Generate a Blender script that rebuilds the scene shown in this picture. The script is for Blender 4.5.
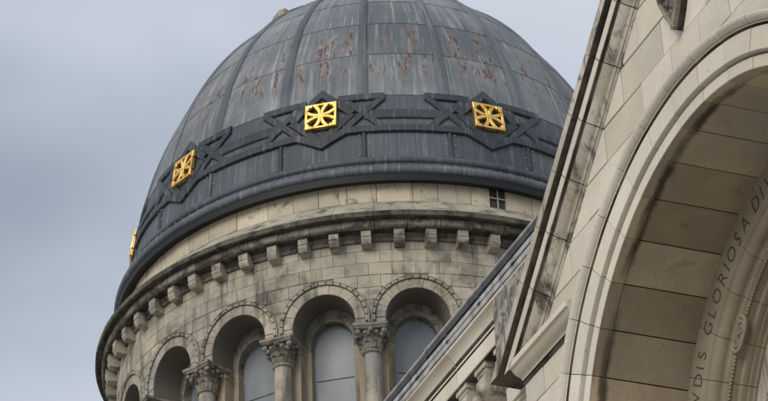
import bpy, bmesh, math, random
from mathutils import Vector, Matrix
random.seed(7)
R=math.radians; PI=math.pi
sc=bpy.context.scene
for o in list(bpy.data.objects): bpy.data.objects.remove(o)
# ------------------------------------------------------------------ camera
CAMZ=1.7
cam=bpy.data.cameras.new('camera'); camo=bpy.data.objects.new('camera',cam); sc.collection.objects.link(camo)
cam.sensor_width=36; cam.lens=2800.36/768*36; cam.clip_end=3000; cam.clip_start=.1
PITCH,ROLL=.5548,.0462
fw=Vector((0,math.cos(PITCH),math.sin(PITCH))); up=Vector((0,-math.sin(PITCH),math.cos(PITCH))); rt=Vector((1,0,0))
c_,s_=math.cos(ROLL),math.sin(ROLL)
r2=rt*c_-up*s_; u2=rt*s_+up*c_
m=Matrix((r2,u2,-fw)).transposed().to_4x4(); m.translation=Vector((0,0,CAMZ)); camo.matrix_world=m
sc.camera=camo
# ------------------------------------------------------------------ sky, sun, exposure
SUN=Vector((-.46,-.72,.50)).normalized()
w=bpy.data.worlds.new('World'); sc.world=w; w.use_nodes=True
nt=w.node_tree; nt.nodes.clear()
def wn(t): return nt.nodes.new(t)
out=wn('ShaderNodeOutputWorld'); bg=wn('ShaderNodeBackground'); bg.inputs[1].default_value=.1
sky=wn('ShaderNodeTexSky'); sky.sky_type='NISHITA'; sky.sun_disc=False
sky.sun_elevation=math.asin(SUN.z); sky.sun_rotation=math.atan2(SUN.x,SUN.y)
tc=wn('ShaderNodeTexCoord'); mp=wn('ShaderNodeMapping'); mp.inputs['Scale'].default_value=(1,1,2.2); mp.inputs['Location'].default_value=(17.08,19.80,1.77)
no=wn('ShaderNodeTexNoise'); no.inputs['Scale'].default_value=2.6; no.inputs['Detail'].default_value=4; no.inputs['Roughness'].default_value=.42
rp=wn('ShaderNodeValToRGB'); rp.color_ramp.elements[0].position=.3; rp.color_ramp.elements[0].color=(2.1,2.55,3.2,1)
rp.color_ramp.elements[1].position=.68; rp.color_ramp.elements[1].color=(7.5,7.9,8.6,1)
mx=wn('ShaderNodeMix'); mx.data_type='RGBA'; mx.inputs[0].default_value=.93
L=nt.links.new
L(tc.outputs['Generated'],mp.inputs[0]); L(mp.outputs[0],no.inputs['Vector']); L(no.outputs[0],rp.inputs[0])
L(sky.outputs[0],mx.inputs[6]); L(rp.outputs[0],mx.inputs[7]); L(mx.outputs[2],bg.inputs[0]); L(bg.outputs[0],out.inputs[0])
sl=bpy.data.lights.new('sun','SUN'); sl.energy=1.5; sl.angle=R(35); sl.color=(1,.95,.87)
so=bpy.data.objects.new('sun',sl); sc.collection.objects.link(so); so.rotation_euler=SUN.to_track_quat('Z','Y').to_euler(); so.location=(-20,-20,40)
vs=sc.view_settings; vs.view_transform='Standard'; vs.look='None'; vs.exposure=.30; vs.gamma=1; vs.use_curve_mapping=False
# ------------------------------------------------------------------ materials
class G:
    def __init__(s,name):
        s.m=bpy.data.materials.new(name); s.m.use_nodes=True; s.t=s.m.node_tree; s.b=s.t.nodes['Principled BSDF']
        s.geo=s.n('ShaderNodeNewGeometry'); s.inf=s.n('ShaderNodeObjectInfo'); s.uvn=None
    def n(s,t): return s.t.nodes.new(t)
    def l(s,a,b): s.t.links.new(a,b)
    def pos(s,scale=(1,1,1),loc=None,src=None,rnd=False):
        v=s.n('ShaderNodeMapping'); v.inputs['Scale'].default_value=scale
        if loc: v.inputs['Location'].default_value=loc
        src=src or s.geo.outputs['Position']
        s.l(src,v.inputs[0])
        if rnd:
            a=s.n('ShaderNodeVectorMath'); a.operation='ADD'; mu=s.n('ShaderNodeMath'); mu.operation='MULTIPLY'; mu.inputs[1].default_value=37.
            s.l(s.inf.outputs['Random'],mu.inputs[0]); s.l(v.outputs[0],a.inputs[0]); s.l(mu.outputs[0],a.inputs[1]); return a.outputs[0]
        return v.outputs[0]
    def uv(s):
        u=s.n('ShaderNodeUVMap'); u.uv_map='uv'; return u.outputs[0]
    def noise(s,vec,scale,detail=4,rough=.55,dist=0):
        x=s.n('ShaderNodeTexNoise'); x.inputs['Scale'].default_value=scale; x.inputs['Detail'].default_value=detail; x.inputs['Roughness'].default_value=rough; x.inputs['Distortion'].default_value=dist
        s.l(vec,x.inputs['Vector']); return x.outputs[0]
    def ramp(s,val,a,b,lo=0,hi=1):
        x=s.n('ShaderNodeMapRange'); x.interpolation_type='SMOOTHSTEP'
        for k,v in zip(('From Min','From Max','To Min','To Max'),(a,b,lo,hi)): x.inputs[k].default_value=v
        s.l(val,x.inputs['Value']); return x.outputs[0]
    def math(s,op,a,b):
        x=s.n('ShaderNodeMath'); x.operation=op
        for i,v in enumerate((a,b)):
            if isinstance(v,(int,float)): x.inputs[i].default_value=v
            else: s.l(v,x.inputs[i])
        return x.outputs[0]
    def mix(s,f,a,b,mode='MIX'):
        x=s.n('ShaderNodeMix'); x.data_type='RGBA'; x.blend_type=mode
        for i,v in ((0,f),(6,a),(7,b)):
            if isinstance(v,(int,float)): x.inputs[i].default_value=v
            elif isinstance(v,tuple): x.inputs[i].default_value=(*v,1)
            else: s.l(v,x.inputs[i])
        return x.outputs[2]
    def sepz(s,vec,ax):
        x=s.n('ShaderNodeSeparateXYZ'); s.l(vec,x.inputs[0]); return x.outputs[ax]
    def fin(s,col,rough=.85,bump=None,bs=.3,bd=.01,metal=0,spec=.3):
        if isinstance(col,tuple): s.b.inputs['Base Color'].default_value=(*col,1)
        else: s.l(col,s.b.inputs['Base Color'])
        if isinstance(rough,(int,float)): s.b.inputs['Roughness'].default_value=rough
        else: s.l(rough,s.b.inputs['Roughness'])
        s.b.inputs['Metallic'].default_value=metal; s.b.inputs['Specular IOR Level'].default_value=spec
        if bump is not None:
            x=s.n('ShaderNodeBump'); x.inputs['Strength'].default_value=bs; x.inputs['Distance'].default_value=bd; s.l(bump,x.inputs['Height']); s.l(x.outputs[0],s.b.inputs['Normal'])
        return s.m
def stone(name,ca,cb,dirtc=(.05,.043,.035),dirt=(.56,.75),streak=(.58,.78),dmax=.8,smax=.7,sc1=1.,rnd=.16,fine=1.,grey=0.,pit=.35):
    k0=(ca[0]+cb[0])/.8
    g=G(name); p=g.pos()
    n1=g.noise(p,.9*sc1,6,.6); col=g.mix(g.ramp(n1,.38,.62),ca,cb)
    k=g.math('ADD',g.math('MULTIPLY',g.inf.outputs['Random'],2*rnd),1-rnd)
    cc=g.n('ShaderNodeCombineColor'); 
    for i in range(3): g.l(k,cc.inputs[i])
    col=g.mix(1.,col,cc.outputs[0],'MULTIPLY')
    col=g.mix(g.ramp(g.noise(g.pos(rnd=True),.8,2,.5),.45,.65,0,.35),col,(.40*k0,.34*k0,.25*k0))
    col=g.mix(g.ramp(g.noise(g.pos(loc=(1,6,5.5)),.33*sc1,4,.6),.5,.62,0,grey),col,(.27*k0,.262*k0,.245*k0))
    gr=g.noise(p,26*fine,5,.65); col=g.mix(g.ramp(gr,.3,.7,.15,0),col,(.12,.10,.08))
    n2=g.noise(g.pos(),1.7*sc1,7,.68,.3)
    col=g.mix(g.ramp(n2,dirt[0],dirt[1],0,dmax),col,dirtc)
    n3=g.noise(g.pos((1,1,.13)),3.2*sc1,6,.65,.15)
    col=g.mix(g.ramp(n3,streak[0],streak[1],0,smax),col,dirtc)
    n4=g.noise(g.pos(loc=(9,3,1)),9*fine,5,.7); col=g.mix(g.ramp(n4,.62,.74,0,.45),col,dirtc)
    b=g.math('ADD',g.math('MULTIPLY',gr,.6),g.noise(p,7*fine,4,.6))
    vo=g.n('ShaderNodeTexVoronoi'); vo.inputs['Scale'].default_value=38*fine; g.l(p,vo.inputs['Vector'])
    pits=g.math('MULTIPLY',g.ramp(vo.outputs['Distance'],.0,.22,1,0),g.ramp(g.noise(g.pos(loc=(3,3,3)),3*fine,3,.6),.5,.65))
    col=g.mix(g.math('MULTIPLY',pits,.5),col,dirtc)
    b=g.math('SUBTRACT',b,g.math('MULTIPLY',pits,.8))
    return g.fin(col,.9,b,pit,.014/fine)
M={}
M['face']=stone('pale_limestone',(.66,.60,.505),(.57,.51,.425),dirt=(.60,.80),streak=(.60,.80),dmax=.6,smax=.6,rnd=.15,fine=2,pit=.3)
M['arch']=stone('pale_arch_limestone',(.68,.62,.53),(.60,.54,.455),dirt=(.64,.82),streak=(.68,.86),dmax=.55,smax=.5,rnd=.09,fine=2,pit=.3)
M['mould']=stone('weathered_moulding_stone',(.54,.49,.41),(.40,.355,.29),dirt=(.52,.66),streak=(.50,.66),dmax=.85,smax=.8,sc1=2.2,rnd=.1,fine=2,pit=.3)
M['soffit']=stone('brown_soffit_stone',(.50,.40,.265),(.40,.325,.225),dirt=(.56,.78),streak=(.58,.8),dmax=.55,smax=.5,rnd=.32,sc1=1.8,fine=2,grey=.5)
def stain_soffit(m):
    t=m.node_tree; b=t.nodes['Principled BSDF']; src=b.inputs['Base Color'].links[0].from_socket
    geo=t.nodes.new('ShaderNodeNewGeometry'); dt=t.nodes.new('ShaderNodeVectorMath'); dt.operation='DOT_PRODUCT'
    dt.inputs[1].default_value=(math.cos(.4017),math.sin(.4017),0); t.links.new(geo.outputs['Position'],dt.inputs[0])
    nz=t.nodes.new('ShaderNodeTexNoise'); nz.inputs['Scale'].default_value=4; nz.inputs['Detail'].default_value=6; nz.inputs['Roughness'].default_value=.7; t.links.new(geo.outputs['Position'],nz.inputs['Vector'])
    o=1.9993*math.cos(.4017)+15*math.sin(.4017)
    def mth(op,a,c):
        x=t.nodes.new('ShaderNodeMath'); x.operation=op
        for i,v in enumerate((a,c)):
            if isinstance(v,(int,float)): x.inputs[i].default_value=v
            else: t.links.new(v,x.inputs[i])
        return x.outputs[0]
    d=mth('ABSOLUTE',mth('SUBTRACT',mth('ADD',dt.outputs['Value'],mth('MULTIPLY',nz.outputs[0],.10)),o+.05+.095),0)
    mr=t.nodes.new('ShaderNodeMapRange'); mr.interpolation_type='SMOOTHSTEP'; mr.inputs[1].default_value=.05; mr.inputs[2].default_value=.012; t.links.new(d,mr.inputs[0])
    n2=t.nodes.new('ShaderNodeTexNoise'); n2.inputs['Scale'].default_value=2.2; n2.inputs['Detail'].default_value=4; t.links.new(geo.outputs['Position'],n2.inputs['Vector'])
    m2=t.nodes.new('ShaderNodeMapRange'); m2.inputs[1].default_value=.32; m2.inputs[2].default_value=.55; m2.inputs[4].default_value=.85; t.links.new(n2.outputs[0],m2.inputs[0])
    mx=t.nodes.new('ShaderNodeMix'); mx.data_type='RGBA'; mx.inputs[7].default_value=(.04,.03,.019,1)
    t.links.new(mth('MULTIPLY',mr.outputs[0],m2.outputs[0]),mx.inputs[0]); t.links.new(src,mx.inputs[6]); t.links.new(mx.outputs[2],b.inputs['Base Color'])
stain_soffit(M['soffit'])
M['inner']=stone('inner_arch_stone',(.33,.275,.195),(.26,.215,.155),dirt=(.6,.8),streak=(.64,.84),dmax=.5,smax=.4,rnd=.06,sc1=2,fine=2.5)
M['lichen']=stone('lichen_grey_stone',(.37,.345,.30),(.25,.23,.195),dirt=(.46,.60),streak=(.50,.62),dmax=.75,smax=.6,sc1=7,rnd=.05,fine=2.5)
M['drum']=stone('drum_limestone',(.49,.43,.33),(.36,.325,.265),dirt=(.46,.70),streak=(.48,.69),dmax=.65,smax=.7,rnd=.12,grey=.75)
M['crust_shade']=stone('black_crust_and_shade',(.13,.112,.09),(.04,.034,.028),dirtc=(.015,.013,.011),dirt=(.45,.7),streak=(.5,.7),sc1=3,rnd=.1,fine=2)  # black crust, also used where underside shade is put into the colour
M['drumjoint']=G('grey_lime_mortar').fin((.15,.135,.11),.95)
M['ochre']=stone('ochre_jamb_stone',(.43,.35,.24),(.33,.28,.20),dirt=(.52,.74),streak=(.52,.72),dmax=.6,smax=.6,rnd=.1)
M['attic']=stone('attic_limestone',(.60,.52,.38),(.48,.42,.315),dirt=(.57,.68),streak=(.57,.69),dmax=.7,smax=.75,sc1=1.5,rnd=.2)
M['corn']=stone('cornice_limestone',(.43,.39,.305),(.33,.305,.24),dirt=(.50,.64),streak=(.55,.7),dmax=.75,smax=.6,sc1=1.2,rnd=.14)
M['frieze']=stone('black_crusted_stone',(.27,.245,.20),(.17,.155,.125),dirt=(.44,.58),streak=(.52,.66),dmax=.85,smax=.7,sc1=1.3,rnd=.3)
M['fascia']=stone('greenish_black_stone',(.15,.135,.10),(.075,.068,.05),dirtc=(.02,.018,.014),dirt=(.46,.62),streak=(.5,.66),sc1=1.6,rnd=.15)
M['mortar']=G('dark_mortar').fin((.075,.062,.048),.95)
M['cap']=stone('carved_grey_stone',(.29,.265,.215),(.20,.185,.155),dirt=(.48,.66),streak=(.55,.7),dmax=.75,sc1=3,rnd=.1)
M['letter']=G('grime_and_shade_lettering').fin((.085,.067,.047),.95)  # dark tone stands for shade and dirt inside the cuts
def lead(name,ca,cb,rust=False,light=.35,folds=.6):
    g=G(name); 
    uvo=g.uv(); su=g.pos((1,.05,1),src=uvo,rnd=True); sw=g.pos((1,.16,1),src=uvo,rnd=True)
    p=g.pos()
    n1=g.noise(p,.55,5,.6); col=g.mix(g.ramp(n1,.35,.65),ca,cb)
    s1=g.noise(su,11,5,.65); col=g.mix(g.ramp(s1,.52,.68,0,light),col,(.42,.43,.43))
    s2=g.noise(su,9,4,.6); col=g.mix(g.ramp(s2,.55,.72,0,.6),col,(.05,.056,.066))
    n3=g.noise(p,9,6,.7); col=g.mix(g.ramp(n3,.5,.8,0,.35),col,(.05,.055,.062))
    k=g.math('ADD',g.math('MULTIPLY',g.inf.outputs['Random'],.3),.85)
    cc=g.n('ShaderNodeCombineColor')
    for i in range(3): g.l(k,cc.inputs[i])
    col=g.mix(1.,col,cc.outputs[0],'MULTIPLY')
    if rust:
        r1=g.ramp(g.noise(g.pos((1,.10,1),src=uvo,rnd=True),8,3,.5),.505,.59)
        v=g.sepz(uvo,1)                                   # height on the dome: the weeping nail rows lie between two seams
        band=g.math('MULTIPLY',g.ramp(v,35.55,36.3),g.ramp(v,37.5,37.95,1,0))
        br=g.math('MULTIPLY',g.ramp(g.noise(g.pos((1,.3,1),src=uvo,rnd=True),13,5,.7),.42,.58),g.ramp(g.noise(g.pos(rnd=True),.9,2,.5),.36,.5))
        f=g.math('MULTIPLY',g.math('MULTIPLY',r1,band),br)
        col=g.mix(g.math('MULTIPLY',r1,g.math('MULTIPLY',band,.45)),col,(.33,.29,.26))
        col=g.mix(g.math('MULTIPLY',f,.9),col,(.085,.034,.024))
    fold=g.n('ShaderNodeTexWave'); fold.wave_type='BANDS'; fold.bands_direction='X'; fold.inputs['Scale'].default_value=1.05; fold.inputs['Distortion'].default_value=0
    g.l(uvo,fold.inputs['Vector'])
    b=g.math('ADD',g.math('MULTIPLY',g.ramp(fold.outputs['Fac'],.82,1.),folds),g.math('MULTIPLY',g.noise(sw,3.,3,.5),.9))
    b=g.math('ADD',b,g.math('MULTIPLY',g.noise(p,2.2,3,.5),1.1))
    return g.fin(col,.58,b,.4,.05,0,.3)
M['lead']=lead('weathered_lead_sheet',(.195,.205,.212),(.118,.13,.14),True,.5,.35)
M['leadrib']=lead('grey_lead_rib',(.13,.14,.152),(.092,.102,.114),light=.3)
M['leadark']=lead('dark_lead_strapwork',(.046,.051,.058),(.029,.033,.039),light=.22,folds=.12)
M['leadmid']=lead('smoky_lead_sheet',(.088,.098,.11),(.06,.068,.078),light=.18,folds=.3)
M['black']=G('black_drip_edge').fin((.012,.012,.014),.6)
g=G('gilded_metal'); n=g.noise(g.pos(),5,6,.7); M['gold']=g.fin(g.mix(g.ramp(n,.55,.72,0,.7),g.mix(g.ramp(n,.35,.6),(1.,.69,.24),(.80,.48,.13)),(.30,.16,.05)),g.ramp(n,.3,.7,.38,.55),g.noise(g.pos(),20,3),.15,.01,1.,.5)
g=G('grey_window_glass'); n=g.noise(g.pos((1,1,.3)),1.3,4,.5); M['glass']=g.fin(g.mix(g.ramp(n,.3,.7),(.12,.135,.15),(.22,.237,.255)),.5,n,.08,.02,0,.7)
M['iron']=G('pale_glazing_bar').fin((.35,.37,.4),.5)
M['dark']=G('dark_interior').fin((.008,.008,.009),.9)
g=G('zinc_gutter'); n=g.noise(g.pos((1,1,.3)),8,5,.6); M['zinc']=g.fin(g.mix(g.ramp(n,.35,.7),(.46,.45,.43),(.25,.247,.24)),.6,n,.1,.01,.1,.4)
g=G('dark_zinc'); n=g.noise(g.pos((1,1,.3)),8,5,.6); M['zincdk']=g.fin(g.mix(g.ramp(n,.35,.7),(.07,.07,.072),(.03,.031,.033)),.6,n,.1,.01,.1,.4)
g=G('slate_roof'); n=g.noise(g.pos((.6,.6,3)),4,4,.6); M['slate']=g.fin(g.mix(n,(.05,.055,.065),(.09,.095,.105)),.6,n,.3,.02)
g=G('pale_stone_paving'); v=g.n('ShaderNodeTexVoronoi'); v.inputs['Scale'].default_value=5; g.l(g.geo.outputs['Position'],v.inputs['Vector']); M['ground']=g.fin(g.mix(v.outputs[0],(.46,.43,.38),(.34,.32,.29)),.9,v.outputs[0],.5,.02)
# ------------------------------------------------------------------ helpers
def mesh(name,V,F,smooth=None,uv=None):
    me=bpy.data.meshes.new(name); me.from_pydata([tuple(v) for v in V],[],F)
    bm=bmesh.new(); bm.from_mesh(me); bmesh.ops.recalc_face_normals(bm,faces=bm.faces); bm.to_mesh(me); bm.free()
    if uv is not None:
        l=me.uv_layers.new(name='uv')
        for lp in me.loops: l.data[lp.index].uv=uv[lp.vertex_index]
    if smooth:
        me.shade_smooth(); me.set_sharp_from_angle(angle=R(smooth))
    return me
def obj(name,me,mat,parent=None,rz=0,loc=None,**props):
    o=bpy.data.objects.new(name,me); sc.collection.objects.link(o)
    if mat is not None and me is not None and not me.materials: me.materials.append(M[mat] if isinstance(mat,str) else mat)
    if parent: o.parent=parent
    if rz: o.rotation_euler.z=rz
    if loc: o.location=loc
    for k,v in props.items(): o[k]=v
    return o
def paint(o,mat,segs,n,caps=()):
    me=o.data; me.materials.append(M[mat]); k=len(me.materials)-1; P=len(me.polygons)
    for p in me.polygons:
        if p.index<P-2 and p.index%n in segs: p.material_index=k
    for c in caps: me.polygons[P-2+c].material_index=k
    return o
def thing(name,label,cat,loc,rz=0):
    o=obj(name,None,None,None,rz,loc); o['label']=label; o['category']=cat; o.empty_display_size=.5; return o
class MB:
    """collects pieces into one mesh"""
    def __init__(s): s.V=[];s.F=[];s.U=[]
    def add(s,VF):
        k=len(s.V); s.V+=list(VF[0]); s.F+=[tuple(i+k for i in f) for f in VF[1]]
        if len(VF)>2: s.U+=list(VF[2])
        return s
    def mesh(s,name,smooth=None): return mesh(name,s.V,s.F,smooth,s.U if s.U else None)
def inset(poly,c):
    n=len(poly); out=[]
    A=sum(poly[i][0]*poly[(i+1)%n][1]-poly[(i+1)%n][0]*poly[i][1] for i in range(n)); sg=1 if A>0 else -1
    for i in range(n):
        p,a,b=poly[i],poly[i-1],poly[(i+1)%n]
        def nrm(p,q):
            dx,dy=q[0]-p[0],q[1]-p[1]; l=math.hypot(dx,dy) or 1; return (-dy/l*sg,dx/l*sg)
        n1=nrm(a,p);n2=nrm(p,b); bx,by=n1[0]+n2[0],n1[1]+n2[1]; d=max(.4,1+n1[0]*n2[0]+n1[1]*n2[1])
        out.append((p[0]+bx/d*c,p[1]+by/d*c))
    return out
def prism(poly,d0,d1,ch,mp,jit=0):
    """solid with outline poly; d0 back depth, d1 front depth, ch chamfer of the front arris"""
    n=len(poly); ins=inset(poly,ch) if ch else None; s=1 if d1>d0 else -1
    V=[mp(p,d0) for p in poly]+[mp(p,d1-s*ch) for p in poly]; F=[tuple(range(n))]
    for i in range(n): F.append((i,(i+1)%n,n+(i+1)%n,n+i))
    if ch:
        V+=[mp(p,d1) for p in ins]
        for i in range(n): F.append((n+i,n+(i+1)%n,2*n+(i+1)%n,2*n+i))
        F.append(tuple(range(2*n,3*n)))
    else: F.append(tuple(range(n,2*n)))
    return V,F
def grid(rows,closed=False,caps=False,uv=None):
    """rows of equal length point lists -> quads; closed: the row wraps round; caps: close first and last row"""
    n=len(rows[0]); V=[p for r in rows for p in r]; F=[]
    for i in range(len(rows)-1):
        for j in range(n if closed else n-1):
            k=(j+1)%n; F.append((i*n+j,i*n+k,(i+1)*n+k,(i+1)*n+j))
    if caps: F.append(tuple(range(n))); F.append(tuple((len(rows)-1)*n+j for j in range(n)))
    return (V,F) if uv is None else (V,F,[q for r in uv for q in r])
def box(x0,x1,y0,y1,z0,z1):
    V=[(x,y,z) for x in (x0,x1) for y in (y0,y1) for z in (z0,z1)]
    return V,[(0,1,3,2),(4,6,7,5),(0,4,5,1),(2,3,7,6),(0,2,6,4),(1,5,7,3)]
# ------------------------------------------------------------------ ground
gm=mesh('ground',[(-300,-150,0),(300,-150,0),(300,450,0),(-300,450,0)],[(0,1,2,3)])
obj('ground',gm,'ground',kind='structure')
# ================================================================== THE DOMED TOWER
Z0=CAMZ                                    # heights below were surveyed from eye level
TW=thing('domed_tower','round stone tower with arcaded drum under a grey lead dome with gilded crosses','tower',(.026,58.38,0),.0914)
RF=6.5
def cyl(p,d): a=p[0]/RF; return (d*math.sin(a),-d*math.cos(a),p[1]+Z0)
def pol(a,r,z): return (r*math.sin(R(a)),-r*math.cos(R(a)),z+Z0)
def ringseg(name,prof,a0,a1,mat,n=4,closed=True,rz=0,smooth=None,**pr):
    rows=[[pol(a0+(a1-a0)*i/n,r,z) for r,z in prof] for i in range(n+1)]
    return obj(name,mesh(name,*grid(rows,closed,closed),smooth=smooth),mat,TW,rz,**pr)
# core and lower wall (hidden below the frame but standing there)
ringseg('tower_wall',[(6.62,-Z0),(6.62,25.8),(6.4,26.0),(5.6,26.0),(5.6,-Z0)],0,360,'drum',80)
ringseg('drum_core',[(5.46,26.0),(5.46,32.95),(5.3,32.95),(5.3,26.0)],0,360,'dark',80)
ringseg('drum_backing',[(6.44,30.9),(6.44,31.9),(6.24,32.0),(6.24,32.94),(5.6,32.94),(5.6,30.9)],0,360,'mortar',120)
ringseg('rear_drum_wall',[(6.48,26.0),(6.48,30.95),(5.8,30.95),(5.8,26.0)],81.2,242.8,'drum',60)
BAYS=range(-6,5)
HB=RF*R(9)
SP=29.256; RA=.69
# ---- shared bay meshes
def arcpts(r,a0,a1,n,cx=0,cz=SP): return [(cx+r*math.cos(a0+(a1-a0)*i/n),cz+r*math.sin(a0+(a1-a0)*i/n)) for i in range(n+1)]
def strips(xs,bot,top,d0,d1):
    mb=MB()
    for a,b in zip(xs[:-1],xs[1:]):
        ba,bb=bot(a,1),bot(b,-1)
        mb.add(prism([(a,ba),(b,bb),(b,top),(a,top)],d0,d1,0,cyl))
    return mb
def archbot(r,cz,base):
    def f(x,side):
        return cz+math.sqrt(max(0,r*r-x*x)) if abs(x)<=r-1e-6 or (abs(abs(x)-r)<1e-5 and ((x<0)==(side>0))) else base
    return f
xs=[-HB+.004,-.69]+[-.69*math.cos(PI*i/16) for i in range(1,16)]+[.69,HB-.004]
me_back=strips(xs,archbot(.69,SP,29.05),30.95,5.79,6.478).mesh('arcade_backing')
rI,cI=.534,29.126
xs2=[-HB+.003,-rI]+[-rI*math.cos(PI*i/14) for i in range(1,14)]+[rI,HB-.003]
mbi=strips(xs2,archbot(rI,cI,29.0),30.5,5.58,5.80)
me_inner=mbi.mesh('inner_order')
# inner order pier (one each side shared by a pier centred on the column)
pw=HB-rI
def pier_poly(): return [(-pw+.002,26.0),(pw-.002,26.0),(pw-.002,29.018),(-pw+.002,29.018)]
me_pier=mesh('pier',*prism(pier_poly(),5.58,5.798,.012,cyl))
me_pier2=mesh('outer_pier',*prism([(-.335,26.0),(.335,26.0),(.335,29.05),(-.335,29.05)],5.75,6.10,.012,cyl))
# voussoirs
NV=9
me_v=[]
for i in range(NV):
    a0,a1=PI*i/NV+.0035,PI*(i+1)/NV-.0035
    poly=arcpts(.692,a0,a1,4)+arcpts(.905,a1,a0,4)
    me_v.append(mesh('arch_stone',*prism(poly,5.805,6.5+random.uniform(-.003,.003),.005,cyl)))
# bead and reel moulding round each arch
mb=MB()
for r,w_,h in ((.992,.03,.045),):
    prof=[(r-w_/2,6.47),(r-w_/2,6.5+h*.7),(r,6.5+h),(r+w_/2,6.5+h*.7),(r+w_/2,6.47)]
    rows=[]
    for i in range(41):
        a=-.12+(PI+.24)*i/40
        rows.append([cyl((q*math.cos(a),SP+q*math.sin(a)),d) for q,d in prof])
    mb.add(grid(rows,True,True))
me_hood=mb.mesh('arch_hood',smooth=40)
mb=MB()
for i in range(19):
    a0=-.10+(PI+.2)*(i+.1)/19; a1=-.10+(PI+.2)*(i+.9)/19
    poly=arcpts(.914,a0,a1,3)+arcpts(.972,a1,a0,3)
    mb.add(prism(poly,6.47,6.545,.012,cyl))
    ac=-.10+(PI+.2)*(i+1)/19; 
    mb.add(prism(arcpts(.932,ac-.008,ac+.008,1)+arcpts(.954,ac+.008,ac-.008,1),6.47,6.53,.005,cyl))
me_bead=mb.mesh('bead_moulding')
rows=[[cyl((q*math.cos(a),SP+q*math.sin(a)),d) for q,d in [(.908,6.46),(.908,6.503),(.976,6.503),(.976,6.46)]] for a in [-.1+(PI+.2)*i/40 for i in range(41)]]
me_groove=mesh('bead_groove',*grid(rows,True,True))
# wall blocks above and between the arches, cut to the curve of the hoods
def hoodz(x):
    z=-1e9
    for c in (-2*HB,0,2*HB):
        if abs(x-c)<1.012: z=max(z,SP+math.sqrt(1.012**2-(x-c)**2))
    return z
def block(x0,x1,z0,z1,d1):
    n=14; run=[];best=[]
    for i in range(n+1):
        x=x0+(x1-x0)*i/n; b=max(z0,hoodz(x))
        if z1-b>.045: run.append((x,b))
        else:
            if len(run)>len(best): best=run
            run=[]
    if len(run)>len(best): best=run
    if len(best)<3: return None
    bt=best
    if all(abs(b-z0)<1e-6 for _,b in bt): bt=[bt[0],bt[-1]]
    poly=bt+[(bt[-1][0],z1),(bt[0][0],z1)]
    return mesh('wall_stone',*prism(poly,6.40,d1,.006,cyl))
j=.0032; blocks=[]
q=HB/2
for z0,z1,cs,hw in ((30.90,31.24,[-1.5*q,-.5*q,.5*q,1.5*q],.5*q),(30.60,30.90,[-q,0,q,2*q],.5*q),(30.30,30.60,[-1.5*q,-.5*q,.5*q,1.5*q],.5*q),(30.0,30.30,[-q,q],.5*q),(30.0,30.3,[2*q],.5*q),(29.70,30.0,[2*q],.6*q),(29.28,29.70,[2*q],.5*q)):
    for c in cs:
        b=block(c-hw+j,c+hw-j,z0+j,z1-j,6.5+random.uniform(-.006,.006))
        if b: blocks.append(b)
me_impost=mesh('impost_stone',*prism([(-.325,29.055),(.325,29.055),(.325,29.25),(-.325,29.25)],6.05,6.497,.012,cyl))
# window pane
poly=[(-.60,26.2),(.60,26.2)]+arcpts(.60,0,PI,14,0,29.126)
me_pane=mesh('window',*prism(poly,5.56,5.58,0,lambda p,d:(p[0]*5.6/RF,-d,p[1]+Z0)))
me_bars=[mesh('glazing_bar',*prism([(-.55,z),(.55,z),(.55,z+.016),(-.55,z+.016)],5.581,5.592,0,lambda p,d:(p[0]*5.6/RF,-d,p[1]+Z0))) for z in (27.2,28.35)]
me_pins=[mesh('fixing_clip',*prism([(x-.012,z),(x+.022,z),(x+.022,z+.07),(x-.012,z+.07)],5.581,5.61,.005,cyl)) for x in (-.515,.505) for z in (27.6,28.3,28.8)]
# column: shaft, base, capital with leaves
def lathe(prof,n,cx,cy):
    rows=[[(cx+r*math.cos(2*PI*i/n),cy+r*math.sin(2*PI*i/n),z+Z0) for i in range(n)] for r,z in prof]
    return grid(rows,True,True)
CR=6.31
me_shaft=mesh('shaft',*lathe([(.192,26.35),(.186,27.5),(.18,28.43),(.182,28.44)],24,0,-CR),smooth=40)
me_neck=mesh('neck_ring',*lathe([(.18,28.435),(.215,28.44),(.232,28.465),(.215,28.49),(.185,28.50)],24,0,-CR),smooth=60)
me_base=mesh('base',*lathe([(.30,26.0),(.30,26.1),(.27,26.13),(.27,26.2),(.235,26.24),(.25,26.29),(.21,26.345),(.19,26.35)],24,0,-CR),smooth=40)
mb=MB(); mb.add(lathe([(.178,28.49),(.19,28.6),(.225,28.78),(.29,28.90),(.30,28.935)],20,0,-CR))
def leaf(a,r0,z0,h,w_,out,tip):
    V=[];rows=[];n=6
    for i in range(n+1):
        t=i/n; rr=r0+out*t**2.2+(.02*math.sin(t*PI)); zz=z0+h*(t-.28*max(0,t-.72)/.28*1.0)
        if t>.8: rr+=tip*(t-.8)/.2
        wd=w_*(.55+.75*math.sin(PI*min(1,t*.85+.1)))*(1 if t<.9 else .75)
        row=[]
        for k,sx in enumerate((-1,-.55,0,.55,1)):
            ridge=(.028,.004,.022,.004,.028)[k] if k!=2 else .03
            lat=wd*.5*sx; r3=rr+(.025 if k==2 else (.0 if k in(1,3) else -.012))
            row.append((math.cos(a)*r3-math.sin(a)*lat,-CR+math.sin(a)*r3+math.cos(a)*lat,zz+Z0))
        rows.append(row)
    # back side for thickness
    back=[[(p[0]-math.cos(a)*.03,p[1]-math.sin(a)*.03,p[2]-.01) for p in r] for r in rows]
    mb.add(grid([r+b[::-1] for r,b in zip(rows,back)],True,True))
for i in range(8): leaf(2*PI*i/8+PI/8,.19,28.50,.22,.13,.06,.045)
for i in range(8): leaf(2*PI*i/8,.195,28.52,.36,.14,.12,.05)
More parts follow.
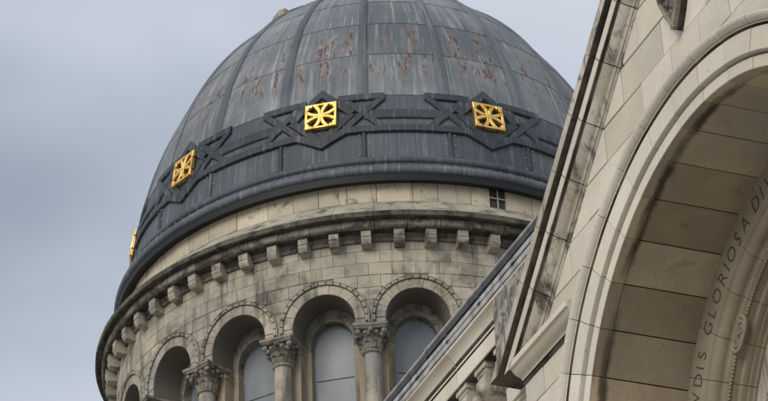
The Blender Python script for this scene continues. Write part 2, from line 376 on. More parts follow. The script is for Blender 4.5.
def ball(cx,cy,cz,r,sx=1,sy=1,sz=1,n=8,mm=6):
    rows=[]
    for i in range(mm+1):
        t=PI*i/mm; rows.append([(cx+sx*r*max(.02,math.sin(t))*math.cos(2*PI*k/n),cy+sy*r*max(.02,math.sin(t))*math.sin(2*PI*k/n),cz+sz*r*math.cos(t)) for k in range(n)])
    return grid(rows,True,True)
for i in range(4):
    a=PI/4+PI/2*i; mb.add(ball(math.cos(a)*.40,-CR+math.sin(a)*.40,28.86+Z0,.068)); mb.add(ball(math.cos(a)*.33,-CR+math.sin(a)*.33,28.80+Z0,.06))
    a=PI/2*i; mb.add(ball(math.cos(a)*.33,-CR+math.sin(a)*.33,28.89+Z0,.055,1,1,.9))
    for da in (-.38,.38): mb.add(ball(math.cos(a+da)*.335,-CR+math.sin(a+da)*.335,28.83+Z0,.045))
me_cap=mb.mesh('capital',smooth=50)
mb=MB()
def sq(h,z): 
    pts=[]
    for k in range(4):
        a0=PI/4+PI/2*k
        for t in (-.0,.5):
            a=a0+PI/2*t; r=h*math.sqrt(2) if t==0 else h*.93
            pts.append((r*math.cos(a),-CR+r*math.sin(a),z+Z0))
    return pts
mb.add(grid([sq(.325,28.93),sq(.35,28.955),sq(.35,28.975),sq(.375,28.99),sq(.375,29.05)],True,True)); me_ab=mb.mesh('abacus')
for k in BAYS:
    a=R(18*k)
    obj('arcade_backing',me_back,'drumjoint',TW,a); obj('inner_order',me_inner,'cap',TW,a)
    for v in me_v: obj('arch_stone',v,'drum',TW,a)
    obj('arch_hood',me_hood,'drum',TW,a); obj('bead_moulding',me_bead,'drum',TW,a); obj('bead_groove',me_groove,'fascia',TW,a)  # dark band behind the beads, showing in the gaps between them
    for b in blocks: obj('wall_stone',b,'drum',TW,a)
    wo=obj('window',me_pane,'glass',TW,a); [obj('glazing_bar',b_,'zincdk',wo) for b_ in me_bars]; [obj('fixing_clip',b_,'iron',wo) for b_ in me_pins]
for k in list(BAYS)+[-7]:
    a=R(18*k+9)
    obj('pier',me_pier,'ochre',TW,a); obj('outer_pier',me_pier2,'ochre',TW,a); obj('impost_stone',me_impost,'drum',TW,a)
    col=obj('column',me_shaft,'drum',TW,a); obj('base',me_base,'drum',col); obj('neck_ring',me_neck,'drum',col)
    cp=obj('capital',me_cap,'cap',TW,a); obj('abacus',me_ab,'cap',cp)
# ---- brackets under the cornice
mb=MB(); bw=.113
pr=[(6.3,31.262),(6.80,31.262),(6.80,31.125),(6.785,31.12),(6.785,31.11),(6.80,31.105),(6.797,31.06),(6.78,31.01),(6.74,30.965),(6.67,30.94),(6.52,30.93),(6.3,30.93)]
mb.add(grid([[(x,-r,z+Z0) for r,z in pr] for x in (-bw,-bw+.006,bw-.006,bw)],True,True))
me_brs=[]
for v_ in range(7):
    jr=lambda k: random.uniform(-k,k)
    mb=MB(); bb=bw+jr(.008); q2=[(r-(.03 if r>6.6 else 0)+jr(.008) if 0<n_<10 else r,z+(jr(.010) if n_>2 else 0)) for n_,(r,z) in enumerate(pr)]; sk=jr(.012)
    mb.add(grid([[(x+(31.26-z)*sk*2,-r+(abs(x)>bw-.02)*random.uniform(0,.008),z+Z0) for r,z in q2] for x in (-bb,-bb+.012,bb-.012,bb)],True,True)); me_brs.append(mb.mesh('bracket'))
for i in range(60): obj('bracket',me_brs[random.randrange(7)],'corn',TW,R(3+6*i+random.uniform(-.12,.12)))
# ---- moulding strip, frieze course, cornice with weathered slope
ringseg('bed_mould',[(6.40,31.10),(6.545,31.10),(6.56,31.13),(6.56,31.17),(6.60,31.20),(6.61,31.262),(6.40,31.262)],0,360,'frieze',120,smooth=35)
for i in range(60):
    a0=6*i-1.4+random.uniform(-.5,.5)*0; d=random.uniform(-.006,.008)
    ringseg('frieze_stone',[(6.30,31.265),(6.80,31.265),(6.83+d,31.30),(6.855+d,31.33),(6.855+d,31.452),(6.30,31.452)],.06,5.94,'frieze',3,rz=R(a0)); paint(sc.collection.objects[-1],'crust_shade',(0,1),6)  # underside darkened: crust and cornice shade painted together
for i in range(48):
    d=random.uniform(-.006,.008)
    ringseg('cornice_stone',[(6.20,31.46),(6.96,31.46),(7.0+d,31.475),(7.003+d,31.585),(6.975+d,31.615),(6.33,32.215+d),(6.30,32.245),(6.20,32.25)],.05,7.45,'corn',3,rz=R(7.5*i)); paint(sc.collection.objects[-1],'fascia',(1,2,3),8); paint(sc.collection.objects[-1],'crust_shade',(0,),8)  # soffit shade put into the colour along with crust
# ---- attic course with small windows
WIN=[18,-90,126]
a=-180.
edges=[]
while a<180-3.2: edges.append(a); a+=random.uniform(4.6,7.4)
edges.append(180)
edges=[e for e in edges if not any(abs((e-w_+180)%360-180)<2.6 for w_ in WIN)]
for w_ in WIN: edges+=[w_-1.75,w_+1.75]
edges.sort()
for a0,a1 in zip(edges[:-1],edges[1:]):
    mid=(a0+a1)/2; d=random.uniform(-.008,.008)
    if any(abs(mid-w_)<.2 for w_ in WIN):
        wo=ringseg('attic_window',[(6.16,32.25),(6.17,32.25),(6.17,32.74),(6.16,32.74)],-1.75,1.75,'dark',2,rz=R(mid))
        for bx in ((-.014,.014,32.25,32.74),(-.19,-.0145,32.49,32.515),(.0145,.19,32.49,32.515)):
            obj('glazing_bar',mesh('glazing_bar',*box(bx[0],bx[1],-6.30,-6.28,bx[2]+Z0,bx[3]+Z0)),'iron',wo)
        ringseg('lintel_stone',[(6.2,32.745),(6.30,32.745),(6.30,32.95),(6.2,32.95)],-1.9,1.9,'attic',2,rz=R(mid))
        continue
    ringseg('attic_stone',[(6.18,32.25),(6.295+d,32.25),(6.30+d,32.26),(6.30+d,32.945),(6.18,32.95)],-(a1-a0)/2+.06,(a1-a0)/2-.06,'attic',3,rz=R(mid))
# ---- lead drip edge and gutter rolls
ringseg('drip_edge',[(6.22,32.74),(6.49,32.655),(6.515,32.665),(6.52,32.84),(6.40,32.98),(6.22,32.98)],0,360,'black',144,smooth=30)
def ringuv(name,prof,mat,n=144,smooth=45):
    rows=[[pol(360*i/n,r,z) for r,z in prof] for i in range(n+1)]; uv=[[(6.2*R(360*i/n),z) for r,z in prof] for i in range(n+1)]
    return obj(name,mesh(name,*grid(rows,True,False)[:2],smooth=smooth,uv=[q for r in uv for q in r]),mat,TW)
ringuv('gutter_roll',[(6.40,32.842),(6.53,32.845),(6.57,32.88),(6.585,32.94),(6.57,33.0),(6.52,33.05),(6.44,33.075),(6.40,33.07)],'leadrib')
ringuv('gutter_roll',[(6.15,33.05),(6.37,33.08),(6.375,33.2),(6.41,33.22),(6.425,33.27),(6.42,33.33),(6.37,33.38),(6.30,33.40),(6.24,33.44),(6.15,33.45)],'leadmid')
# ---- lead panels of the shell
def Rd(z): return 6.2*math.sqrt(max(0,1-((z-32.75)/8.75)**2))
rowsz=[33.40,34.30,35.30,36.72,37.95,39.1,40.2,41.1]
for ri,(z0,z1) in enumerate(zip(rowsz[:-1],rowsz[1:])):
    hw=9.0; nA,nZ=8,5; rows=[];uv=[]
    for i in range(nZ+2):
        t=max(0,(i-1)/nZ); z=z0+(z1+.02-z0)*t
        off=-.02 if i==0 else .010*(1-t)
        rows.append([pol(-hw+2*hw*k/nA,Rd(z)+off,z) for k in range(nA+1)]); uv.append([(Rd(z0)*R(-hw+2*hw*k/nA),z) for k in range(nA+1)])
    V,F,U=grid(rows,False,False,uv); me=mesh('lead_panel',V,F,50,U)
    for k in range(20): obj('lead_panel',me,'lead' if ri>=2 else 'leadmid',TW,R(18*k))
rows=[[pol(18*k,Rd(z),z) for k in range(20)] for z in (41.1,41.35,41.48,41.499)]; uv=[[(6*R(18*k),z) for k in range(20)] for z in (41.1,41.35,41.48,41.499)]
V,F,U=grid(rows,True,False,uv); obj('crown_cap',mesh('crown_cap',V,F,50,U),'lead',TW)
# ---- ribs
def ribmesh(name,za,zb,w0,w1,h,n=14):
    rows=[];uv=[]
    for i in range(n+1):
        t=i/n; z=za+(zb-za)*t; r=Rd(z); wd=w0+(w1-w0)*t
        prof=[(-.5,-.03),(-.5,h*.35),(-.36,h*.8),(-.15,h),(.15,h),(.36,h*.8),(.5,h*.35),(.5,-.03)]
        row=[]
        sl=math.atan2(6.2*6.2*(z-32.75)/(8.75**2),r)
        for u,o in prof: row.append((u*wd,-(r+o*math.cos(sl)),z+o*math.sin(sl)+Z0))
        rows.append(row); uv.append([(u*wd,z) for u,o in prof])
    V,F,U=grid(rows,True,True,uv); return mesh(name,V,F,50,U)
me_rib=ribmesh('rib',35.30,41.2,.25,.12,.055,18); me_bat=ribmesh('batten',33.42,34.3,.12,.10,.05,3)
mb=MB()
for z in (33.55,33.85,34.12):
    for x in (-.11,.11): mb.add(ball(x,-Rd(z)-.03,z+Z0,.016,n=6,mm=4))
me_nail=mb.mesh('nail_head')
for k in range(20):
    obj('rib',me_rib,'leadrib',TW,R(18*k+9)); b=obj('batten',me_bat,'leadark',TW,R(18*k+9)); obj('nail_head',me_nail,'iron',b)
mb=MB()
for k in range(160):
    a=R(360*k/160+random.uniform(-.3,.3)); mb.add(ball(6.55*math.sin(a),-6.55*math.cos(a),33.035+Z0,.014,n=5,mm=4))
obj('gutter_nail_heads',mb.mesh('gutter_nail_heads'),'iron',TW,kind='stuff')
# ---- strapwork round the foot of the dome
def strap(pts,wd,h=.085,name='strap'):
    """ribbon following (degrees, height) points on the shell"""
    P=[]
    for (a0,z0),(a1,z1) in zip(pts[:-1],pts[1:]):
        n=max(1,int(abs(a1-a0)/1.5))
        for i in range(n): t=i/n; P.append((a0+(a1-a0)*t,z0+(z1-z0)*t))
    P.append(pts[-1]); S=6.05*PI/180; rows=[];uv=[]
    for i,(a,z) in enumerate(P):
        def dr(p,q): 
            x,y=(q[0]-p[0])*S,q[1]-p[1]; l=math.hypot(x,y); return x/l,y/l
        d1=dr(P[i-1],P[i]) if i>0 else dr(P[0],P[1]); d2=dr(P[i],P[i+1]) if i<len(P)-1 else d1
        nx,ny=-(d1[1]+d2[1]),(d1[0]+d2[0]); l=nx*nx+ny*ny; nx,ny=2*nx/l,2*ny/l
        row=[];ur=[]
        for s,o in ((-.5,-.03),(-.5,h*.6),(-.40,h),(.40,h),(.5,h*.6),(.5,-.03)):
            aa=a+nx*s*wd/S; zz=z+ny*s*wd; row.append(pol(aa,Rd(zz)+o,zz)); ur.append((aa*S,zz))
        rows.append(row);uv.append(ur)
    V,F,U=grid(rows,True,True,uv); return mesh(name,V,F,40,U)
lines=[([(-18,34.31),(-5.1,34.31),(0,33.99),(5.1,34.31),(18,34.31)],.21,.075),
       ([(-6.6,34.80),(0,35.52),(6.6,34.80)],.20,.079),([(-6.6,34.80),(0,34.06),(6.6,34.80)],.20,.071)]
for s in (-1,1):
    lines+=[([(s*3.6,35.29),(s*13.6,35.29)],.21,.066),([(s*4.6,35.26),(s*9,34.80),(s*13,34.36)],.175,.058),([(s*13.2,35.24),(s*9,34.80),(s*5,34.36)],.175,.062),
            ([(s*9.2,34.74),(s*18,34.74)],.27,.053)]
sm=[strap([(a,z-.035) for a,z in p],w_,h) for p,w_,h in lines]
a_=R(-46.5); z_=39.93
HK=obj('roof_hook',mesh('roof_hook',*prism([(-.22,z_-.16),(.2,z_-.05),(.22,z_+.12),(.05,z_+.16),(-.2,z_+.02)],Rd(z_)-.15,Rd(z_)+.10,.02,lambda p,d:(p[0],-d,p[1]+Z0))),'drum',TW,a_)
# gilded cross in its square frame
def cross_mesh():
    mb=MB(); zc=34.765; h=.365
    sl=math.atan2(6.2*6.2*(zc-32.75)/(8.75**2),Rd(zc))
    cs,sn=math.cos(sl),math.sin(sl)
    def mp(p,d):
        x,v=p; r=Rd(zc)+.045; return (x,-(r-v*sn+d*cs),zc+Z0+v*cs+d*sn)
    def bar(a,b,w0,w1,d0=0,d1=.09):
        dx,dy=b[0]-a[0],b[1]-a[1]; l=math.hypot(dx,dy); nx,ny=-dy/l,dx/l
        mb.add(prism([(a[0]+nx*w0/2,a[1]+ny*w0/2),(a[0]-nx*w0/2,a[1]-ny*w0/2),(b[0]-nx*w1/2,b[1]-ny*w1/2),(b[0]+nx*w1/2,b[1]+ny*w1/2)],d0,d1,.012,mp))
    def cpatch(poly,d0=0,d1=.09): mb.add(prism(poly,d0,d1,.012,mp))
    t=.095
    for k in range(4):
        a=PI/2*k; rot=lambda p:(p[0]*math.cos(a)-p[1]*math.sin(a),p[0]*math.sin(a)+p[1]*math.cos(a))
        # corner pieces and frame rail with gaps closed by the arm ends
        cpatch([rot(p) for p in ((h,h),(h-.20,h),(h-.15,h-t),(h-t,h-t),(h-t,h-.15),(h,h-.20))])
        # flared arm: two curved bars and an end rail leaving an open wedge
        for s in (-1,1):
            pts=[];
            o=[(.055,.03),(.072,.12),(.108,.2),(.16,.28),(.212,h)]; i=[(.0,.03),(.0,.155),(.014,.21),(.042,.26),(.075,h-.055)]
            cpatch([rot((s*p[0],p[1])) for p in o+i[::-1]],0,.093)
        cpatch([rot(p) for p in ((-.20,h),(-.105,h-.06),(.105,h-.06),(.20,h))],0,.088)
    cpatch([(.07*math.cos(PI/4*k+.39),.07*math.sin(PI/4*k+.39)) for k in range(8)],0,.10)
    return mb.mesh('gilded_cross')
me_cross=cross_mesh()
for k in range(10):
    a=R(36*k+18)
    for me in sm: obj('strap',me,'leadark',TW,a)
    obj('gilded_cross',me_cross,'gold',TW,a)
# ================================================================== THE GABLED PORTAL
TH=.4017; OX,OY,OZ=1.9993,15.,7.9135+CAMZ
PO=thing('gabled_portal','pale stone gabled portal with deep round arch and carved lettering at right','portal',(OX,OY,0),TH-PI/2)
def fc(p,d): return (p[0],-d,p[1]+OZ)               # d>0 stands out of the wall face
def part(name,VF,mat,parent=None,smooth=None,**k): return obj(name,mesh(name,*VF,smooth=smooth),mat,parent or PO,**k)
SLP=math.atan(.86); cS,sS=math.cos(SLP),math.sin(SLP)
def rakez(x,n): return (n-sS*abs(x))/cS            # height of the line parallel to the rake at distance n
NW=2.735
# backing (mortar) behind the facing
def fstrips(xs,bot,top,d0,d1):
    mb=MB()
    for a,b in zip(xs[:-1],xs[1:]):
        mb.add(prism([(a,bot(a,1)),(b,bot(b,-1)),(b,top(b)),(a,top(a))],d0,d1,0,fc))
    return mb
XC=-2.72
ARC=2.0
def abot(x,side):
    r=2.0
    return math.sqrt(max(0,r*r-x*x)) if abs(x)<r-1e-6 else 0
xs=[XC,-2.4,-2.0]+[-2.0*math.cos(PI*i/24) for i in range(1,24)]+[2.0,2.4,-XC]
bk=fstrips(xs,abot,lambda x:max(.1,rakez(x,2.93)),-.45,-.016)
obj('wall_backing',bk.mesh('wall_backing'),'mortar',PO)
for s in (-1,1):
    part('jamb',prism([(s*1.931,-OZ),(s*2.72,-OZ),(s*2.72,-.0),(s*1.931,-.0)],-.9,0,.01,fc),'face')
# facing stones by course
ext=2.268
def wblock(x0,x1,z0,z1,d):
    n=18; run=[];best=[]
    for i in range(n+1):
        x=x0+(x1-x0)*i/n; b=max(z0,math.sqrt(max(0,ext*ext-x*x))); t=min(z1,rakez(x,NW+.06))
        if t-b>.012: run.append((x,b,t))
        else:
            if len(run)>len(best): best=run
            run=[]
    if len(run)>len(best): best=run
    if len(best)<3: return
    bots=[(x,b) for x,b,t in best]; tops=[(x,t) for x,b,t in best][::-1]
    def thin(l):
        o=[l[0]]
        for k in range(1,len(l)-1):
            (xa,ya),(xb,yb),(xc,yc)=o[-1],l[k],l[k+1]
            if abs((yb-ya)*(xc-xb)-(yc-yb)*(xb-xa))>1e-7: o.append(l[k])
        return o+[l[-1]]
    part('wall_stone',prism(thin(bots)+thin(tops),-.2,d,.003,fc),'face')
j=.0028
courses=[(.0,.30,[]),(.30,.58,[]),(.58,.86,[-2.5]),(.86,1.14,[]),(1.14,1.42,[-2.42]),(1.42,1.745,[]),(1.745,2.02,[-1.867]),(2.02,2.292,[-1.545]),(2.292,2.566,[-1.205,-.62,-.19,.206,.6,1.0]),(2.566,2.852,[-.893,-.29,.31,.9]),(2.852,3.13,[-.6,.0,.55]),(3.13,3.41,[-.3,.3]),(3.41,3.75,[])]
for z0,z1,js in courses:
    js=[XC]+(js if any(v>0 for v in js) else js+[0]+[-v for v in js])+[-XC]
    js=sorted(set(js))
    for a,b in zip(js[:-1],js[1:]):
        e=lambda: random.uniform(.0026,.005)
        wblock(a+e(),b-e(),z0+e(),z1-e(),random.uniform(-.003,.003))
# arch stones: each carries the run of mouldings
prof=[(1.931,-.10),(1.931,-.004),(1.935,0),(2.008,.004),(2.012,-.012),(2.028,-.012),(2.032,.03),(2.036,.034),(2.182,.036),(2.186,.032),(2.187,-.002),(2.200,-.004),(2.202,.045),(2.208,.05),(2.214,.046),(2.216,.055),(2.222,.068),(2.232,.08),(2.244,.089),(2.256,.091),(2.264,.086),(2.267,.07),(2.272,.0),(2.272,-.10)]
ST=9.55
def apt(r,a,d): return (-r*math.cos(a),-d,r*math.sin(a)+OZ)
n_=-9
ks=[90+ST*(k+.5) for k in range(-10,10)]
ks=[max(0,min(180,k)) for k in ks]
for a0,a1 in zip(ks[:-1],ks[1:]):
    if a1-a0<1: continue
    g_=.075; e=random.uniform(-.0012,.0012)
    rows=[[apt(r,R(a0+g_+(a1-a0-2*g_)*i/5),d+e) for r,d in prof] for i in range(6)]
    paint(paint(part('arch_stone',grid(rows,True,True),'arch',smooth=28),'soffit',(0,),24),'frieze',(4,10,11,13),24); paint(sc.collection.objects[-1],'crust_shade',(20,21,22),24)  # groove lines coloured darker, outer hood edge blackened
    # soffit stone behind
    pr=[(1.931,-.104),(1.931,-.726),(2.15,-.726),(2.15,-.104)]
    e=random.uniform(-.004,.004)
    rows=[[apt(r+e,R(a0+g_*1.9+(a1-a0-3.8*g_)*i/5),d) for r,d in pr] for i in range(6)]
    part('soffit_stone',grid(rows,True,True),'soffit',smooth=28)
rows=[[apt(r,R(180*i/60),d) for r,d in [(1.943,-.02),(1.943,-.72),(2.2,-.72),(2.2,-.02)]] for i in range(61)]
part('arch_backing',grid(rows,True,True),'mortar')
# inner order: lettered band, roll, hollow with beads, fillets
def arcsweep(name,pr,mat,a0=0,a1=180,n=90,sm=40,cl=True):
    rows=[[apt(r,R(a0+(a1-a0)*i/n),d) for r,d in pr] for i in range(n+1)]
    return part(name,grid(rows,cl,cl),mat,smooth=sm)
cuts=[0,20.2,30.6,41,52,62.5,73,83.5,96.5,107,117.5,128,139,150,160,180]
bandp=None
for a0,a1 in zip(cuts[:-1],cuts[1:]):
    g_=.07
    pr=[(1.945,-.7265),(1.712,-.7265),(1.70,-.733),(1.692,-.745),(1.68,-.738),(1.655,-.735),(1.63,-.742),(1.612,-.757),(1.602,-.78),(1.60,-.80),(1.605,-.9),(1.945,-.9)]
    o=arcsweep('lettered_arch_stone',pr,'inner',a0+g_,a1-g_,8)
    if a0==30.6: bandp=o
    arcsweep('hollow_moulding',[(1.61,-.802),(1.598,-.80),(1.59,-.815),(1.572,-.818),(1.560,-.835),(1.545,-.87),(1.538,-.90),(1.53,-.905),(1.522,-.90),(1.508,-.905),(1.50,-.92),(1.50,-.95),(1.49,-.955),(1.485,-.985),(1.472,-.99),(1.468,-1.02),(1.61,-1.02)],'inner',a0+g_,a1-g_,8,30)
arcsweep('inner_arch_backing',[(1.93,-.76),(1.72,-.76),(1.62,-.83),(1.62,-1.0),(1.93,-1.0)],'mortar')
# beads in the hollow, and scrolls
mb=MB(); a=1.
scr=[(38.5,47.5),(66,75),(94,103),(121,130),(10.5,19.5)]
while a<179:
    if not any(s0-1<a<s1+1 for s0,s1 in scr):
        p=apt(1.553,R(a),-.845); mb.add(ball(p[0],p[1],p[2],.0135,n=6,mm=4))
    a+=.95
obj('bead_string',mb.mesh('bead_string',40),'inner',PO,kind='stuff')
def tube(pts,r,n=6):
    rows=[]
    for i,p in enumerate(pts):
        p=Vector(p); d=(Vector(pts[min(i+1,len(pts)-1)])-Vector(pts[max(i-1,0)])).normalized()
        a_=d.orthogonal().normalized() if i==0 else (rows_a - d*rows_a.dot(d)).normalized()
        rows_a=a_; b_=d.cross(a_)
        rows.append([tuple(p+a_*r*math.cos(2*PI*k/n)+b_*r*math.sin(2*PI*k/n)) for k in range(n)])
    return grid(rows,True,True)
for s0,s1 in scr:
    mb=MB(); mid=(s0+s1)/2; hl=(s1-s0)/2
    for rr,ll,rad in ((.056,1.0,.014),(.030,.72,.010)):
        pts=[]
        for i in range(41):
            t=2*PI*i/40; e=math.copysign(abs(math.sin(t))**.6,math.sin(t))
            pts.append(apt(1.553+rr*math.cos(t),R(mid+ll*hl*e),-.828+.010*math.cos(t)))
        mb.add(tube(pts,rad))
    pts=[apt(1.553+.05*math.sin((x-s0)/(s1-s0)*2*PI),R(x),-.83) for x in [s0+(s1-s0)*i/24 for i in range(25)]]
    mb.add(tube(pts,.010))
    for f in (-.45,0,.45): mb.add(ball(*apt(1.553,R(mid+f*hl),-.84),.014,n=6,mm=4))
    obj('scroll_ornament',mb.mesh('scroll_ornament',50),'inner',PO)
# tympanum inside the arch
arcp=[(-1.60*math.cos(PI*i/40),1.60*math.sin(PI*i/40)) for i in range(41)]
part('tympanum',prism([(-1.6,-.6)]+arcp+[(1.6,-.6)],-1.06,-1.01,0,fc),'mould')
mb=MB()
for rr in (1.30,1.12):
    mb.add(grid([[apt(r,R(180*i/60),d) for r,d in [(rr,-1.01),(rr,-.985),(rr-.03,-.985),(rr-.03,-1.01)]] for i in range(61)],True,True))
obj('tympanum_relief',mb.mesh('tympanum_relief',30),'mould',PO)
part('portal_door',prism([(-1.6,-OZ),(1.6,-OZ),(1.6,-.62),(-1.6,-.62)],-1.2,-1.0,0,fc),'slate')
# raised letters; grime and shade of the cuts put into their colour
fcurve=None
def letter(ch,ang,r=1.745,size=.175):
    cu=bpy.data.curves.new('letter','FONT'); cu.body=ch; cu.size=size; cu.align_x='CENTER'; cu.align_y='BOTTOM_BASELINE'; cu.extrude=.0012; cu.resolution_u=4; cu.offset=-.0022
    t=bpy.data.objects.new('tmp',cu); sc.collection.objects.link(t)
    dg=bpy.context.evaluated_depsgraph_get(); me=bpy.data.meshes.new_from_object(t.evaluated_get(dg)); bpy.data.objects.remove(t)
    a=R(ang); up=Vector((-math.cos(a),0,math.sin(a))); rg=Vector((math.sin(a),0,math.cos(a))); nm=Vector((0,-1,0))
    base=Vector(apt(r,a,-.7265+.0016))
    me.transform(Matrix.Scale(.8,4,(1,0,0)))
    mt=Matrix((rg,up,nm)).transposed().to_4x4(); mt.translation=base; me.transform(mt); me.name='letter'
    me.materials.clear(); obj('letter',me,'letter',PO)
for ch,a in zip('VDISGLORIOSADIV',[26.4,30.2,32.9,35.6,41.6,45.0,48.9,52.9,55.7,58.8,62.6,66.6,72.2,75.2,78.4]): letter(ch,a)
# raking cornice, cut at the courses
rprof=[(2.735,-.1),(2.735,.0),(2.742,.012),(2.752,.016),(2.756,.006),(2.762,.006),(2.766,.02),(2.778,.024),(2.787,.032),(2.792,.045),(2.80,.058),(2.812,.070),(2.826,.081),(2.842,.091),(2.854,.098),(2.856,.116),(2.862,.12),(2.930,.12),(2.934,.115),(2.945,.10),(2.948,.104),(2.946,.158),(2.950,.162),(3.028,.162),(3.032,.158),(3.05,-.45),(2.80,-.45)]
def rake(n,e,d,s=1): # along e, across n
    return (s*(e*cS-n*sS),-d,e*sS+n*cS+OZ)
# e measured along the rake (rises to the right on the left side)
es=[(z-NW*cS)/sS for z in (1.745,2.02,2.292,2.566,2.852,3.13,3.41)]
for s in (1,-1):
    for i in range(len(es)+1):
        rows=[]
        for q in range(3):
            row=[]
            for n,d in rprof:
                lo=(1.452-n*cS)/sS if i==0 else es[i-1]+.004
                hi=es[i]-.004 if i<len(es) else n*sS/cS          # top piece mitred at the gable's middle
                row.append(rake(n,lo+(hi-lo)*q/2,d,s))
            rows.append(row)
        paint(part('raking_cornice_stone',grid(rows,True,True),'mould',smooth=25),'crust_shade',(3,4,13,14,18,19,20,21),27,(0,) if i==0 else ()); paint(sc.collection.objects[-1],'arch',(16,),27)  # coping soffit, grooves, foot end: shade and grime in the colour; fillet paler
    # horizontal cornice return at the gable foot
    sp=[(1.34,-.1),(1.34,0),(1.352,.012),(1.362,.016),(1.366,.006),(1.372,.006),(1.376,.02),(1.39,.026),(1.398,.036),(1.402,.05),(1.41,.066),(1.424,.082),(1.44,.095),(1.45,.10),(1.452,.118),(1.456,.12),(1.498,.12),(1.503,.116),(1.53,.0),(1.53,-.1)]
    x0,x1=-2.72,-1.765
    rows=[[(s*x,-d,z+OZ) for z,d in sp] for x in (x0,x0+.01,-2.2,x1-.012,x1)]
    paint(part('cornice_return',grid(rows,True,True),'arch',smooth=25),'crust_shade',(0,1,2,3,4,5),20,(0,))  # black lower line and end: shadow and dirt painted in
# shield carved at the head of the gable
mb=MB()
sh=[(0,2.575),(.075,2.70),(.15,2.86),(.19,3.02),(.2,3.2),(-.2,3.2),(-.19,3.02),(-.15,2.86),(-.075,2.70)]
SH=part('carved_shield',prism(sh,-.01,.05,.006,fc),'crust_shade')
for a_,b_ in zip(sh,sh[1:]+sh[:1]):
    dx,dz=b_[0]-a_[0],b_[1]-a_[1]; l=math.hypot(dx,dz); nx,nz=-dz/l*.026,dx/l*.026
    mb.add(prism([a_,b_,(b_[0]+nx,b_[1]+nz),(a_[0]+nx,a_[1]+nz)],.045,.082,.006,fc))
obj('shield_rim',mb.mesh('shield_rim'),'frieze',SH)
mb=MB()
for i in range(70):
    z=random.uniform(2.66,3.14); hw=max(.01,min(.15,(z-2.60)*.42)); x=random.uniform(-hw,hw)
    mb.add(ball(x,-.052,z+OZ,random.uniform(.014,.026),1,.9,1.3,6,4))
obj('shield_relief',mb.mesh('shield_relief',60),'frieze',SH)
# corner pier and stop block at the far end of the gable
part('corner_pier',prism([(-3.25,-OZ),(-2.72,-OZ),(-2.72,1.60),(-3.25,1.60)],-.5,-.10,.008,fc),'face')
part('pier_moulding',prism([(-3.25,1.38),(-2.725,1.38),(-2.725,1.41),(-3.25,1.41)],-.12,-.085,.006,fc),'face')
part('pier_moulding',prism([(-3.25,1.43),(-2.725,1.43),(-2.725,1.45),(-3.25,1.45)],-.12,-.08,.006,fc),'face')
part('stop_block',prism([(-3.36,1.86),(-2.0,1.86),(-2.0,2.41),(-3.36,2.41)],-.45,-.09,.008,fc),'lichen')
for s in (-1,1):
    rows=[[ (s*x,-d,rakez(x,2.9)+OZ) for x in (3.0,0)] for d in (-.4,-5)]
    part('gable_roof',grid([r+[(p[0],p[1],p[2]-.1) for p in r[::-1]] for r in rows],True,True),'slate')
# ================================================================== THE LONG SIDE WALL WITH ITS EAVES
NA=thing('church_nave','long stone church side wall with bracketed cornice and grey metal gutter behind gable','church',(OX,OY,0),TH-PI/2)
XL,XR=-62,9
def run(name,pr,x0,x1,mat,sm=25): return part(name,grid([[(x,-d,z+OZ) for z,d in pr] for x in (x0,x1)],True,True),mat,NA,sm)
for xa,xb in ((XL,-2.6),(2.6,XR)): run('nave_wall',[(-OZ,-.42),(2.14,-.42),(2.4,-.42),(2.4,-1.1),(-OZ,-1.1)],xa,xb,'face')
run('cornice_stone',[(2.14,-.45),(2.14,-.18),(2.27,-.17),(2.4,-.1),(2.42,-.45)],2.1,XR,'face'); run('gutter_strip',[(2.421,-.40),(2.421,-.10),(2.6,-.05),(2.60,-.40)],1.7,XR,'zinc')
run('roof',[(2.50,-.2),(2.55,-.2),(2.55+10*.62,-10.2),(2.50+10*.62,-10.2)],XL,XR,'slate')
run('roof',[(2.50+10*.62,-10.2),(2.55+10*.62,-10.2),(2.55,-20.2),(2.50,-20.2)],XL,XR,'slate')
x=-2.1; first=True
cp=[(2.14,-.45),(2.14,-.185),(2.145,-.178),(2.262,-.172),(2.27,-.178),(2.274,-.186),(2.284,-.186),(2.287,-.172),(2.302,-.170),(2.305,-.180),(2.312,-.180),(2.315,-.165),(2.33,-.158),(2.355,-.148),(2.38,-.130),(2.398,-.108),(2.403,-.09),(2.42,-.085),(2.42,-.45)]
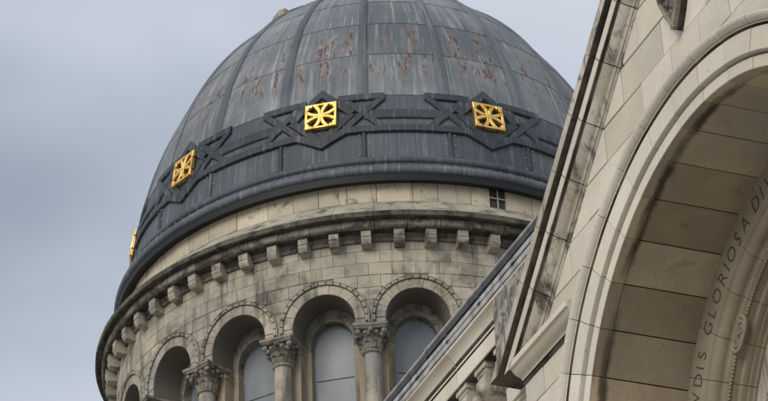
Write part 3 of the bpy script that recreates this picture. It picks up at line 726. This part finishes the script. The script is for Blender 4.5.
while x>XL:
    ln=random.uniform(.95,1.35) if x>-16 else 6.
    paint(run('cornice_stone',cp,x-ln+.004,x-.004,'face'),'crust_shade',(0,5,6,10,11),19); x-=ln  # soffit and grooves: shade under the eaves painted in with crust
# modillions
mb=MB()
mp_=[(2.139,-.44),(2.139,-.205),(2.10,-.205),(2.095,-.215),(2.07,-.215),(2.06,-.225),(2.03,-.205),(1.99,-.20),(1.95,-.212),(1.915,-.24),(1.895,-.28),(1.90,-.32),(1.875,-.36),(1.87,-.44)]
mb.add(grid([[(xx,-d-(.02 if abs(xx)>.07 else 0)*0,z) for z,d in mp_] for xx in (-.085,-.07,.07,.085)],True,True))
mb.add(box(-.10,.10,.20,.44,2.095,2.1385))
for s in (-1,1): mb.add(ball(s*.086,.30,1.99,.05,.3,1,1,8,6)); 
mb.add(ball(0,.23,1.96,.045,1.2,.8,1))
me_mod=mb.mesh('modillion',40)
x=-3.53
while x>-30:
    obj('modillion',me_mod,'mould',NA,0,(x,0,OZ)); x-=.36
# metal gutter: overlapping zinc strips under a rolled lip
run('gutter_back',[(2.421,-.40),(2.421,-.10),(2.58,-.07),(2.60,-.40)],XL,-1.7,'zincdk')
x=-1.7; 
while x>XL:
    ln=random.uniform(1.0,1.6) if x>-14 else 10
    for nm,pr,mt in (('gutter_strip',[(2.425,-.095),(2.425,-.076),(2.462,-.070),(2.462,-.095)],'zinc'),('gutter_strip',[(2.482,-.09),(2.482,-.068),(2.516,-.062),(2.516,-.09)],'zinc'),('gutter_strip',[(2.532,-.085),(2.53,-.058),(2.572,-.052),(2.572,-.085)],'zincdk'),
                     ('gutter_lip',[(2.574,-.085),(2.574,-.052),(2.582,-.044),(2.592,-.044),(2.599,-.052),(2.602,-.09)],'zinc')):
        e=random.uniform(-.004,.004); run(nm,[(z+e,d+e*.5) for z,d in pr],x-ln+.003,x,mt)
    x-=ln
mb=MB()
k=-2.3
while k>-20:
    for z,d in ((2.47,.071),(2.524,.063)): mb.add(box(k-.02,k+.02,d-.012,d+.02,z-.008+OZ,z+.006+OZ))
    k-=.62
obj('gutter_clips',mb.mesh('gutter_clips'),'zincdk',NA,kind='stuff')
